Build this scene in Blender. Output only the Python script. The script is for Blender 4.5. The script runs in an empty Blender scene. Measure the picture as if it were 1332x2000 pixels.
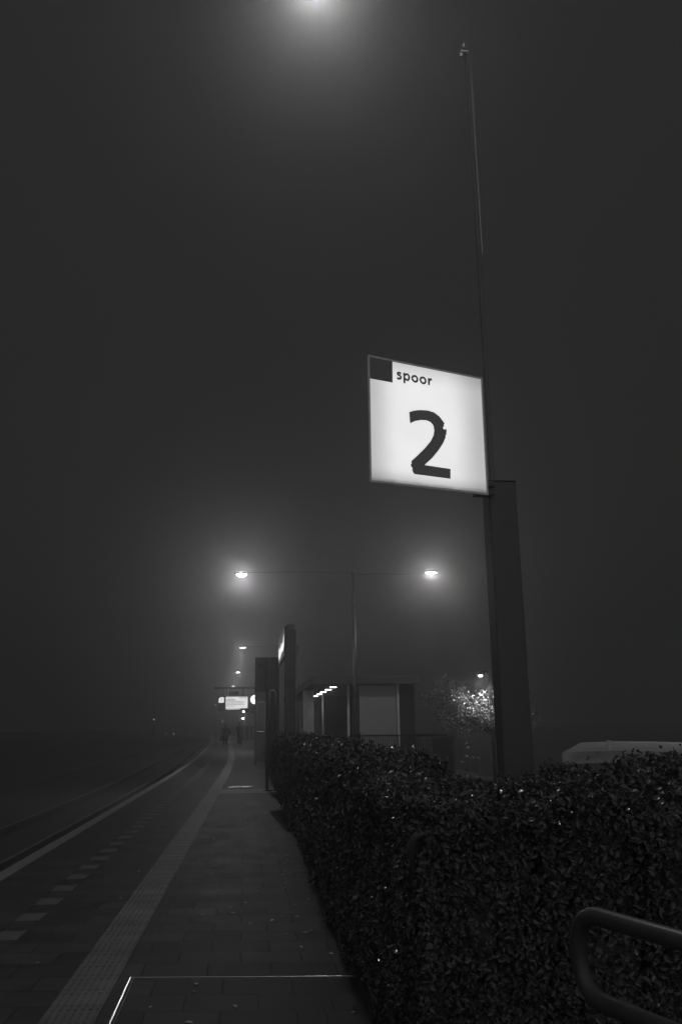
import bpy, bmesh, math, random
from mathutils import Vector, Matrix, noise
R = math.radians
random.seed(7)
sc = bpy.context.scene
col = sc.collection

# ---------------------------------------------------------------- camera
cam_d = bpy.data.cameras.new('camera'); cam = bpy.data.objects.new('camera', cam_d); col.objects.link(cam)
cam_d.sensor_fit = 'VERTICAL'; cam_d.sensor_height = 36; cam_d.lens = 36*1650/2000
cam_d.clip_start = .05; cam_d.clip_end = 1500
rx = Vector((0.99402551, -0.10850292, -0.01184893)); ux = Vector((-0.01501262, -0.24344053, 0.96979963)); fx = Vector((0.1081106, 0.96382769, 0.24361501))
cam.matrix_world = Matrix(((rx.x, ux.x, -fx.x, 0), (rx.y, ux.y, -fx.y, 0), (rx.z, ux.z, -fx.z, 1.55), (0, 0, 0, 1)))
sc.camera = cam
# ---------------------------------------------------------------- sky: a foggy night, with unseen fill glow added overhead and behind the camera
w = bpy.data.worlds.new('World'); sc.world = w; w.use_nodes = True
nt = w.node_tree; nt.nodes.clear()
wo = nt.nodes.new('ShaderNodeOutputWorld'); bg = nt.nodes.new('ShaderNodeBackground'); tc = nt.nodes.new('ShaderNodeTexCoord')
sp = nt.nodes.new('ShaderNodeSeparateXYZ'); nt.links.new(tc.outputs['Generated'], sp.inputs[0])
mr = nt.nodes.new('ShaderNodeMapRange'); mr.interpolation_type = 'SMOOTHSTEP'
SKY_LOW, SKY_TOP, SKY_BACK = .0188, .16, .22
mr.inputs['From Min'].default_value = .72; mr.inputs['From Max'].default_value = 1; mr.inputs['To Min'].default_value = SKY_LOW; mr.inputs['To Max'].default_value = SKY_TOP
nt.links.new(sp.outputs['Z'], mr.inputs['Value'])
mb_ = nt.nodes.new('ShaderNodeMapRange'); mb_.interpolation_type = 'SMOOTHSTEP'
mb_.inputs['From Min'].default_value = .05; mb_.inputs['From Max'].default_value = -.9; mb_.inputs['To Min'].default_value = 0; mb_.inputs['To Max'].default_value = SKY_BACK
nt.links.new(sp.outputs['Y'], mb_.inputs['Value'])
ad = nt.nodes.new('ShaderNodeMath'); nt.links.new(mr.outputs[0], ad.inputs[0]); nt.links.new(mb_.outputs[0], ad.inputs[1])
nt.links.new(ad.outputs[0], bg.inputs['Strength']); bg.inputs['Color'].default_value = (1, 1, 1, 1)
nt.links.new(bg.outputs[0], wo.inputs[0])
# ---------------------------------------------------------------- render
vs = sc.view_settings; vs.view_transform = 'Standard'; vs.look = 'None'; vs.gamma = 1; vs.exposure = 0; vs.use_curve_mapping = False
sc.render.engine = 'CYCLES'
cy = sc.cycles
cy.use_denoising = True; cy.denoiser = 'OPENIMAGEDENOISE'
cy.max_bounces = 5; cy.diffuse_bounces = 2; cy.glossy_bounces = 2; cy.transmission_bounces = 4; cy.volume_bounces = 1; cy.transparent_max_bounces = 6
cy.caustics_reflective = False; cy.caustics_refractive = False; cy.sample_clamp_indirect = 2
cy.use_light_tree = True
LAMP = 1.0   # common scale of the platform lamps

# ---------------------------------------------------------------- helpers
def mat(name, base, rough=.6, spec=.5, metal=0, noise_amp=0, noise_scale=8, bump=0, bump_scale=60, coat=0):
    m = bpy.data.materials.new(name); m.use_nodes = True
    n = m.node_tree; b = n.nodes['Principled BSDF']
    b.inputs['Base Color'].default_value = (base, base, base, 1); b.inputs['Roughness'].default_value = rough
    b.inputs['Specular IOR Level'].default_value = spec; b.inputs['Metallic'].default_value = metal
    b.inputs['Coat Weight'].default_value = coat
    t = n.nodes.new('ShaderNodeTexCoord')
    if noise_amp:
        x = n.nodes.new('ShaderNodeTexNoise'); x.inputs['Scale'].default_value = noise_scale; x.inputs['Detail'].default_value = 6; x.inputs['Roughness'].default_value = .65
        n.links.new(t.outputs['Object'], x.inputs['Vector'])
        r = n.nodes.new('ShaderNodeMapRange'); r.inputs['From Min'].default_value = .3; r.inputs['From Max'].default_value = .7
        r.inputs['To Min'].default_value = base*(1-noise_amp); r.inputs['To Max'].default_value = base*(1+noise_amp)
        n.links.new(x.outputs['Fac'], r.inputs['Value']); n.links.new(r.outputs[0], b.inputs['Base Color'])
        r2 = n.nodes.new('ShaderNodeMapRange'); r2.inputs['To Min'].default_value = max(.05, rough-.15); r2.inputs['To Max'].default_value = min(1, rough+.15)
        n.links.new(x.outputs['Fac'], r2.inputs['Value']); n.links.new(r2.outputs[0], b.inputs['Roughness'])
    if bump:
        y = n.nodes.new('ShaderNodeTexNoise'); y.inputs['Scale'].default_value = bump_scale; y.inputs['Detail'].default_value = 4
        n.links.new(t.outputs['Object'], y.inputs['Vector'])
        bn = n.nodes.new('ShaderNodeBump'); bn.inputs['Strength'].default_value = bump; bn.inputs['Distance'].default_value = .01
        n.links.new(y.outputs['Fac'], bn.inputs['Height']); n.links.new(bn.outputs[0], b.inputs['Normal'])
    return m
def emit(name, val, base=.5, uneven=None):
    m = mat(name, base, .3)
    b = m.node_tree.nodes['Principled BSDF']
    b.inputs['Emission Color'].default_value = (1, 1, 1, 1); b.inputs['Emission Strength'].default_value = val
    return m
def paving(name, base, mortar, bw, rh, offs=.5, msize=.006, amp=.35, rough=.55, rot=0, bumpd=.004):
    m = bpy.data.materials.new(name); m.use_nodes = True
    n = m.node_tree; b = n.nodes['Principled BSDF']
    t = n.nodes.new('ShaderNodeTexCoord'); mp = n.nodes.new('ShaderNodeMapping'); mp.inputs['Rotation'].default_value = (0, 0, rot)
    n.links.new(t.outputs['Object'], mp.inputs['Vector'])
    # a slow warp so the joints are not ruler straight
    nz = n.nodes.new('ShaderNodeTexNoise'); nz.inputs['Scale'].default_value = 1.3; n.links.new(mp.outputs[0], nz.inputs['Vector'])
    vm = n.nodes.new('ShaderNodeVectorMath'); vm.operation = 'MULTIPLY_ADD'; vm.inputs[1].default_value = (.03, .03, 0)
    sx_ = n.nodes.new('ShaderNodeSeparateXYZ'); n.links.new(mp.outputs[0], sx_.inputs[0])
    sk_ = n.nodes.new('ShaderNodeMath'); sk_.operation = 'MULTIPLY_ADD'; sk_.inputs[1].default_value = .13; n.links.new(sx_.outputs['X'], sk_.inputs[0]); n.links.new(sx_.outputs['Y'], sk_.inputs[2])
    cb_ = n.nodes.new('ShaderNodeCombineXYZ'); n.links.new(sx_.outputs['X'], cb_.inputs['X']); n.links.new(sk_.outputs[0], cb_.inputs['Y'])
    n.links.new(nz.outputs['Color'], vm.inputs[0]); n.links.new(cb_.outputs[0], vm.inputs[2])
    br = n.nodes.new('ShaderNodeTexBrick'); br.offset = offs
    br.inputs['Scale'].default_value = 1; br.inputs['Brick Width'].default_value = bw; br.inputs['Row Height'].default_value = rh
    br.inputs['Mortar Size'].default_value = msize; br.inputs['Mortar Smooth'].default_value = .3
    lo, hi = base*(1-amp), base*(1+amp)
    br.inputs['Color1'].default_value = (lo, lo, lo, 1); br.inputs['Color2'].default_value = (hi, hi, hi, 1); br.inputs['Mortar'].default_value = (mortar,)*3+(1,)
    n.links.new(vm.outputs[0], br.inputs['Vector'])
    ns = n.nodes.new('ShaderNodeTexNoise'); ns.inputs['Scale'].default_value = 2.2; ns.inputs['Detail'].default_value = 8; ns.inputs['Roughness'].default_value = .7
    n.links.new(t.outputs['Object'], ns.inputs['Vector'])
    mx = n.nodes.new('ShaderNodeMix'); mx.data_type = 'RGBA'; mx.blend_type = 'MULTIPLY'; mx.inputs['Factor'].default_value = .8
    cr = n.nodes.new('ShaderNodeMapRange'); cr.inputs['From Min'].default_value = .3; cr.inputs['From Max'].default_value = .7; cr.inputs['To Min'].default_value = .45; cr.inputs['To Max'].default_value = 1.5
    n.links.new(ns.outputs['Fac'], cr.inputs['Value'])
    n.links.new(br.outputs['Color'], mx.inputs['A']); n.links.new(cr.outputs[0], mx.inputs['B'])
    n.links.new(mx.outputs['Result'], b.inputs['Base Color'])
    b.inputs['Roughness'].default_value = rough; b.inputs['Specular IOR Level'].default_value = .35
    rr = n.nodes.new('ShaderNodeMapRange'); rr.inputs['To Min'].default_value = rough-.2; rr.inputs['To Max'].default_value = rough+.25
    n.links.new(ns.outputs['Fac'], rr.inputs['Value']); n.links.new(rr.outputs[0], b.inputs['Roughness'])
    g = n.nodes.new('ShaderNodeTexNoise'); g.inputs['Scale'].default_value = 90; n.links.new(t.outputs['Object'], g.inputs['Vector'])
    s1 = n.nodes.new('ShaderNodeMath'); s1.operation = 'MULTIPLY_ADD'; s1.inputs[1].default_value = -2.5
    n.links.new(br.outputs['Fac'], s1.inputs[0]); n.links.new(g.outputs['Fac'], s1.inputs[2])
    bn = n.nodes.new('ShaderNodeBump'); bn.inputs['Strength'].default_value = .7; bn.inputs['Distance'].default_value = bumpd
    n.links.new(s1.outputs[0], bn.inputs['Height']); n.links.new(bn.outputs[0], b.inputs['Normal'])
    return m

class MB:
    """collects shapes and links them as one mesh object"""
    def __init__(s): s.v = []; s.f = []
    def add(s, vs, fs):
        o = len(s.v); s.v += [tuple(p) for p in vs]; s.f += [tuple(o+i for i in f) for f in fs]; return s
    def box(s, x0, x1, y0, y1, z0, z1, M=None):
        vs = [Vector((x, y, z)) for z in (z0, z1) for x, y in ((x0, y0), (x1, y0), (x1, y1), (x0, y1))]
        if M: vs = [M @ p for p in vs]
        return s.add(vs, [(3, 2, 1, 0), (4, 5, 6, 7), (0, 1, 5, 4), (1, 2, 6, 5), (2, 3, 7, 6), (3, 0, 4, 7)])
    def tube(s, pts, r, seg=12, r2=None, closed=False):
        pts = [Vector(p) for p in pts]; n = len(pts); rings = []
        prev = None
        for i, p in enumerate(pts):
            if closed: d = pts[(i+1) % n]-pts[i-1]
            else: d = pts[min(i+1, n-1)]-pts[max(i-1, 0)]
            d.normalize()
            a = (prev - d*prev.dot(d)) if prev else (Vector((0, 0, 1)).cross(d) if abs(d.z) < .9 else Vector((1, 0, 0)).cross(d))
            a.normalize(); prev = a; b = d.cross(a)
            rr = r if r2 is None else r+(r2-r)*i/(n-1)
            rings.append([p+(a*math.cos(2*math.pi*k/seg)+b*math.sin(2*math.pi*k/seg))*rr for k in range(seg)])
        vs = [q for ring in rings for q in ring]; fs = []
        m = n if closed else n-1
        for i in range(m):
            j = (i+1) % n
            for k in range(seg):
                k2 = (k+1) % seg; fs.append((i*seg+k, i*seg+k2, j*seg+k2, j*seg+k))
        if not closed: fs += [tuple(reversed(range(seg))), tuple((n-1)*seg+k for k in range(seg))]
        return s.add(vs, fs)
    def rings(s, rings, cap=True):
        n = len(rings[0]); vs = [q for r_ in rings for q in r_]; fs = []
        for i in range(len(rings)-1):
            for k in range(n):
                k2 = (k+1) % n; fs.append((i*n+k, i*n+k2, (i+1)*n+k2, (i+1)*n+k))
        if cap: fs += [tuple(reversed(range(n))), tuple((len(rings)-1)*n+k for k in range(n))]
        return s.add(vs, fs)
    def ell(s, c, rx_, ry_, zs, seg=24):
        """stack of ellipses: zs = [(z, scale), ...]"""
        return s.rings([[Vector((c[0]+rx_*k*math.cos(2*math.pi*i/seg), c[1]+ry_*k*math.sin(2*math.pi*i/seg), c[2]+z)) for i in range(seg)] for z, k in zs])
    def prism(s, poly, M, depth):
        """poly in local (u, v), M maps (u, v, w); extruded 0..depth along w; filled by triangulation"""
        n = len(poly)
        from mathutils.geometry import tessellate_polygon
        tri = tessellate_polygon([[Vector((p[0], p[1], 0)) for p in poly]])
        a = [M @ Vector((p[0], p[1], 0)) for p in poly]; b = [M @ Vector((p[0], p[1], depth)) for p in poly]
        fs = [tuple(t) for t in tri]+[tuple(n+i for i in reversed(t)) for t in tri]+[(i, (i+1) % n, n+(i+1) % n, n+i) for i in range(n)]
        return s.add(a+b, fs)
    def stroke(s, pts, width, M, depth, closed=False):
        pts = [Vector((p[0], p[1])) for p in pts]; n = len(pts); L = []; Rr = []
        for i in range(n):
            d = (pts[(i+1) % n]-pts[i-1]) if closed else (pts[min(i+1, n-1)]-pts[max(i-1, 0)])
            d.normalize(); nn = Vector((-d.y, d.x))*width/2
            L.append(pts[i]+nn); Rr.append(pts[i]-nn)
        for i in range(n if closed else n-1):
            j = (i+1) % n
            q = [L[i], L[j], Rr[j], Rr[i]]
            vs = [M @ Vector((p.x, p.y, 0)) for p in q]+[M @ Vector((p.x, p.y, depth)) for p in q]
            fs = [(0, 1, 2, 3), (7, 6, 5, 4), (0, 4, 5, 1), (2, 6, 7, 3)]
            if not closed and i == 0: fs.append((3, 7, 4, 0))
            if not closed and i == n-2: fs.append((1, 5, 6, 2))
            s.add(vs, fs)
        return s
    def build(s, name, m, parent=None, smooth=False, bevel=0, fix=True):
        me = bpy.data.meshes.new(name); me.from_pydata(s.v, [], s.f); me.materials.append(m)
        if fix:
            bm = bmesh.new(); bm.from_mesh(me); bmesh.ops.recalc_face_normals(bm, faces=bm.faces); bm.to_mesh(me); bm.free()
        if smooth:
            for p in me.polygons: p.use_smooth = True
        o = bpy.data.objects.new(name, me); col.objects.link(o)
        if parent: o.parent = parent
        if bevel:
            b = o.modifiers.new('bevel', 'BEVEL'); b.width = bevel; b.segments = 2; b.limit_method = 'ANGLE'
        return o
def tag(o, label, cat, group=None, kind=None):
    if label: o['label'] = label
    if cat: o['category'] = cat
    if group: o['group'] = group
    if kind: o['kind'] = kind
    return o
def thing(name, loc, label, cat, group=None, rz=0):
    e = bpy.data.objects.new(name, None); e.empty_display_size = .2; col.objects.link(e); e.location = loc; e.rotation_euler = (0, 0, rz)
    return tag(e, label, cat, group)
def structure(o): o['kind'] = 'structure'; return o
def copy_tree(o, parent=None):
    c = o.copy(); col.objects.link(c)
    if parent: c.parent = parent
    for ch in [x for x in col.objects if x.parent == o]: copy_tree(ch, c)
    return c
def lerp_tab(tab, y):
    if y <= tab[0][0]: return tab[0][1]
    for (a, p), (b, q) in zip(tab, tab[1:]):
        if y <= b:
            t = (y-a)/(b-a); t = t*t*(3-2*t) if False else t; return p+(q-p)*t
    return tab[-1][1]
CT = [(-30, -.3), (0, -.12), (10, 0), (20, .13), (30, .24), (40, .25), (50, .12), (58, -.05), (66, -.2), (75, -.38), (91, -.8), (105, -1.3), (124, -2.0), (150, -3.4), (200, -7.5)]
def cx(y): return (lerp_tab(CT, y-2)+lerp_tab(CT, y)+lerp_tab(CT, y+2))/3
YS = [-30+2*i for i in range(116)]

# ---------------------------------------------------------------- materials
M = {}
M['pave'] = paving('paving slabs', .047, .021, .42, .30, amp=.28)
M['pave_edge'] = paving('edge slabs', .048, .045, .60, .60, msize=.004, amp=.08)
M['band'] = mat('worn concrete band', .17, .6, noise_amp=.3, noise_scale=5, bump=.3)
M['tactile'] = None
M['white'] = mat('worn white stone', .2, .55, noise_amp=.25, noise_scale=14, bump=.3)
M['dash'] = mat('pale paving block', .11, .6, noise_amp=.3, noise_scale=20, bump=.3)
M['ballast'] = mat('ballast', .045, .8, noise_amp=.4, noise_scale=25, bump=1, bump_scale=25)
M['ground'] = mat('street asphalt', .05, .55, noise_amp=.3, noise_scale=4, bump=.5)
M['rail'] = mat('rusty rail steel', .12, .5, noise_amp=.3)
M['concrete'] = mat('concrete', .2, .7, noise_amp=.25, noise_scale=3, bump=.4)
M['steel'] = mat('bare steel', .75, .2, metal=1, noise_amp=.2, noise_scale=30)
M['mast'] = mat('galvanised mast', .022, .38, metal=0, noise_amp=.2)
M['darkpaint'] = mat('dark painted steel', .06, .38, spec=.5, noise_amp=.25, noise_scale=6)
M['post'] = mat('dark blue grey post paint', .085, .5, noise_amp=.1, noise_scale=14, bump=.08)
M['tubepaint'] = mat('painted tube', .06, .4, noise_amp=.15, noise_scale=12)
M['panel'] = mat('dark panel', .05, .3, noise_amp=.2)
M['leaf'] = mat('wet hedge leaf', .075, .2, spec=.4, noise_amp=.2, noise_scale=9)
M['twig'] = mat('hedge twigs', .2, .8, noise_amp=.4, noise_scale=12)
M['bark'] = mat('bark', .06, .85, noise_amp=.4, noise_scale=10, bump=.8)
M['tleaf'] = mat('tree leaf', .3, .4, spec=.3, noise_amp=.5, noise_scale=6)
M['litter'] = mat('fallen leaf', .33, .3, noise_amp=.5, noise_scale=10)
M['fascia'] = mat('roof fascia', .035, .6, noise_amp=.2, noise_scale=2)
M['ceil'] = mat('ceiling boards', .2, .7, noise_amp=.15)
M['clad'] = mat('ribbed cladding', .42, .5, noise_amp=.2, noise_scale=3)
M['wall'] = mat('dark brick wall', .02, .8, noise_amp=.4, noise_scale=6)
M['glass'] = mat('window glass', .10, .08, spec=.8)
M['shed'] = mat('corrugated roof sheet', .29, .4, noise_amp=.5, noise_scale=3, bump=.3, bump_scale=30)
_n = M['shed'].node_tree; _mp = _n.nodes.new('ShaderNodeMapping'); _mp.inputs['Scale'].default_value = (.6, 9, 1)
_tc = [q for q in _n.nodes if q.type == 'TEX_COORD'][0]; _nz = [q for q in _n.nodes if q.type == 'TEX_NOISE'][0]
_n.links.new(_tc.outputs['Object'], _mp.inputs['Vector']); _n.links.new(_mp.outputs[0], _nz.inputs['Vector'])
M['farconcrete'] = mat('sooty concrete', .035, .8, noise_amp=.3)
M['armpaint'] = mat('black arm paint', .006, .9, spec=.05)
M['frost'] = mat('misted window glass', .22, .15, noise_amp=.12, noise_scale=.6)
M['polished'] = mat('polished steel edging', .5, .25, metal=1)
M['palemast'] = mat('pale mast paint', .15, .5, spec=.2)
M['grate'] = mat('worn steel grate', .45, .42, metal=1, noise_amp=.3, noise_scale=25)
M['black'] = mat('black lettering', .012, .5)
M['coat'] = mat('dark coat cloth', .02, .9, noise_amp=.3, noise_scale=30)
M['skin'] = mat('skin', .3, .6); M['hair'] = mat('dark hair', .015, .6); M['bag'] = mat('dark bag', .025, .7)
M['lens'] = emit('lamp lens', 7)
M['spotlens'] = emit('downlight lens', 9)
M['farlens'] = emit('far lamp lens', 14)
M['dotlens'] = emit('distant lamp lens', 1.6)
M['clock'] = emit('clock dial', 1.9)
M['screen'] = emit('screen', 1.0)
M['plate'] = emit('lit number plate', 1.15)
M['signface2'] = emit('dim sign face', .055)
M['signmark2'] = emit('white lit mark', .95)

# tactile strip material: long ribs along the walking direction, cross joints every tile
m = paving('tactile tiles', .15, .06, 3.0, .30, offs=0, msize=.007, amp=.12, rough=.5); M['tactile'] = m

# lit sign face: opal acrylic over tubes, light falloff towards the edges painted into the emission
def sign_face():
    m = bpy.data.materials.new('opal acrylic'); m.use_nodes = True; n = m.node_tree; b = n.nodes['Principled BSDF']
    b.inputs['Base Color'].default_value = (.6, .6, .6, 1); b.inputs['Roughness'].default_value = .25
    uv = n.nodes.new('ShaderNodeUVMap'); s = n.nodes.new('ShaderNodeSeparateXYZ'); n.links.new(uv.outputs[0], s.inputs[0])
    def edge(sock, lo, hi, inv):
        r = n.nodes.new('ShaderNodeMapRange'); r.interpolation_type = 'SMOOTHERSTEP'
        r.inputs['From Min'].default_value = lo; r.inputs['From Max'].default_value = hi; r.inputs['To Min'].default_value = inv; r.inputs['To Max'].default_value = 1
        n.links.new(sock, r.inputs['Value']); return r.outputs[0]
    def mul(a, b_):
        x = n.nodes.new('ShaderNodeMath'); x.operation = 'MULTIPLY'; n.links.new(a, x.inputs[0]); n.links.new(b_, x.inputs[1]); return x.outputs[0]
    e = mul(mul(edge(s.outputs['X'], -.02, .28, .56), edge(s.outputs['X'], 1.02, .62, .55)), mul(edge(s.outputs['Y'], -.02, .16, .55), edge(s.outputs['Y'], 1.03, .80, .70)))
    nz = n.nodes.new('ShaderNodeTexNoise'); nz.inputs['Scale'].default_value = 3; nz.inputs['Detail'].default_value = 5
    n.links.new(uv.outputs[0], nz.inputs['Vector'])
    r = n.nodes.new('ShaderNodeMapRange'); r.inputs['From Min'].default_value = .3; r.inputs['From Max'].default_value = .75; r.inputs['To Min'].default_value = .93; r.inputs['To Max'].default_value = 1.03
    n.links.new(nz.outputs['Fac'], r.inputs['Value'])
    n2 = n.nodes.new('ShaderNodeTexNoise'); n2.inputs['Scale'].default_value = 9; n2.inputs['Detail'].default_value = 8; n2.inputs['Roughness'].default_value = .7
    n.links.new(uv.outputs[0], n2.inputs['Vector'])
    r2 = n.nodes.new('ShaderNodeMapRange'); r2.inputs['From Min'].default_value = .66; r2.inputs['From Max'].default_value = .8; r2.inputs['To Min'].default_value = 1; r2.inputs['To Max'].default_value = .78
    n.links.new(n2.outputs['Fac'], r2.inputs['Value'])
    # grime settled on the lower lip of the panel, with an uneven edge
    ns = n.nodes.new('ShaderNodeMath'); ns.operation = 'MULTIPLY_ADD'; ns.inputs[1].default_value = -.05
    n.links.new(n2.outputs['Fac'], ns.inputs[0]); n.links.new(s.outputs['Y'], ns.inputs[2])
    g = n.nodes.new('ShaderNodeMapRange'); g.inputs['From Min'].default_value = -.018; g.inputs['From Max'].default_value = .022; g.inputs['To Min'].default_value = .15; g.inputs['To Max'].default_value = 1
    n.links.new(ns.outputs[0], g.inputs['Value'])
    tot = mul(mul(mul(e, r.outputs[0]), r2.outputs[0]), g.outputs[0])
    k = n.nodes.new('ShaderNodeMath'); k.operation = 'MULTIPLY'; k.inputs[1].default_value = .81; n.links.new(tot, k.inputs[0])
    b.inputs['Emission Color'].default_value = (1, 1, 1, 1); n.links.new(k.outputs[0], b.inputs['Emission Strength'])
    return m
M['signface'] = sign_face()

# ---------------------------------------------------------------- ground
def strip(name, x0, x1, z0, z1, m, ys=YS, follow=True):
    mb = MB(); ring = []
    for y in ys:
        c = cx(y) if follow else 0
        ring.append([Vector((x0+c, y, z0)), Vector((x1+c, y, z0)), Vector((x1+c, y, z1)), Vector((x0+c, y, z1))])
    mb.rings(ring); return mb.build(name, m)
gmb = MB().add([(-400, -200, -1.05), (400, -200, -1.05), (400, 600, -1.05), (-400, 600, -1.05)], [(0, 1, 2, 3)])
structure(gmb.build('ground', M['ground']))
structure(strip('track_bed', -9.5, -2.75, -1.04, -.78, M['ballast']))
structure(strip('platform', -2.51, 1.3, -.9, 0, M['pave'], ys=YS))
structure(strip('platform_back', 1.3, 7, -.9, -.02, M['farconcrete'], ys=[24+2*i for i in range(20)]))
structure(strip('platform_edge_paving', -2.51, -1.85, .001, .004, M['pave_edge']))
structure(strip('platform_edge', -2.68, -2.51, -.95, .008, M['white']))
structure(strip('tactile_strip', -1.03, -.73, .001, .007, M['tactile']))
structure(MB().box(-.58, 1.2, 20.9, 22.4, .001, .005).build('paving_band', M['band']))
for k, (a, b) in enumerate(((-5.55, -5.48), (-4.12, -4.05))):
    r_ = strip('rail', a, b, -.78, -.62, M['rail']); tag(r_, 'steel running rail of the near track, '+('farther from' if k == 0 else 'closest to')+' the platform', 'rail', 'rails of the near track')

# raised ribs of the tactile strip, one relief mesh near the camera
mb = MB()
for i in range(7):
    x = -1.005+i*.0415
    for j in range(0, 60):
        y0 = 4.2+j*.3+.02; c = cx(y0)
        mb.box(x+c, x+c+.016, y0, y0+.26, .0072, .0115)
rb = mb.build('tactile_ribs', M['tactile']); structure(rb)

# dashed line of pale blocks
first = None
ORD = ['first', 'second', 'third', 'fourth', 'fifth', 'sixth', 'seventh', 'eighth', 'ninth', 'tenth', 'eleventh', 'twelfth', 'thirteenth', 'fourteenth', 'fifteenth', 'sixteenth', 'seventeenth', 'eighteenth', 'nineteenth', 'twentieth']
for i in range(90):
    y = 7.33+i*.655; c = cx(y)
    if first is None:
        first = MB().box(-.10, .10, -.15, .15, 0, .0035).build('paving_block', M['dash']); o = first
    else:
        o = first.copy(); col.objects.link(o)
    o.location = (-1.75+c+random.uniform(-.005, .005), y, .0008); o.rotation_euler = (0, 0, R(random.uniform(-1.2, 1.2)))
    tag(o, ('pale block of the dashed safety line, '+ORD[i]+' one counted from the viewer') if i < 20 else 'distant small pale block of the dashed safety line, merging with its neighbours', 'paving block', 'pale blocks of the dashed safety line')

# steel framed hatch near the camera, its lid paved like the platform
t = thing('access_hatch', (-.1, 5.3, 0), 'paved access hatch with a thin bright steel edging in the near platform', 'hatch')
MB().prism([(-.585, -.6), (.80, -.6), (.80, .54), (-.585, .722)], Matrix.Identity(4), .006).build('lid', M['pave'], t)
fr = MB(); fr.add([(-.606, -.6, 0), (-.597, -.6, 0), (-.597, -.6, .0068), (-.606, -.6, .0091), (-.606, .745, 0), (-.597, .745, 0), (-.597, .745, .0068), (-.606, .745, .0091)], [(0, 1, 2, 3), (7, 6, 5, 4), (0, 4, 5, 1), (1, 5, 6, 2), (2, 6, 7, 3), (3, 7, 4, 0)]); fr.tube([(-.579, -.6, .005), (-.579, .73, .005)], .0035, 20); fr.tube([(-.597, .742, .004), (.82, .555, .004)], .0028, 32)
fr.build('frame', M['polished'], t)
MB().box(.555, .563, -.6, -.05, .006, .012).build('seam_strip', M['steel'], t)
# drain grate at the far band
t = thing('drain_grate', (-.1, 23.0, 0), 'bright steel drain grate in two pieces lying across the platform', 'drain')
for k in (0, 1):
    x = -.31+k*.32; g = MB()
    g.box(x, x+.30, -.16, -.12, 0, .02); g.box(x, x+.30, .12, .16, 0, .02)
    for j in range(7):
            y = -.115+j*.034; g.add([(x, y, .006), (x+.3, y, .006), (x+.3, y+.028, .016), (x, y+.028, .016)], [(0, 1, 2, 3)])
    g.build('grate', M['grate'], t)

# ---------------------------------------------------------------- litter
mb = MB()
for i in range(85):
    y = random.uniform(4.8, 16)**1.0; x = random.uniform(-.6, .65) if random.random() < .8 else random.uniform(-2.4, -.6)
    if random.random() < .4: x = random.uniform(.3, .68)
    s = random.uniform(.010, .022); a = random.uniform(0, 6.28); tz = .009
    ca, sa = math.cos(a), math.sin(a)
    pts = [(-1.2, 0, 0), (-.3, .7, .25), (.7, .5, .35), (1.4, 0, .1), (.6, -.6, .3), (-.4, -.7, .2)]
    mb.add([Vector((x+s*(p[0]*ca-p[1]*sa), y+s*(p[0]*sa+p[1]*ca), tz+s*p[2])) for p in pts], [(0, 1, 2, 3), (0, 3, 4, 5)])
o = mb.build('fallen_leaves', M['litter'], fix=False); tag(o, 'tiny pale fallen leaves scattered over the dark platform slabs', 'leaves', None, 'stuff')

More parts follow.
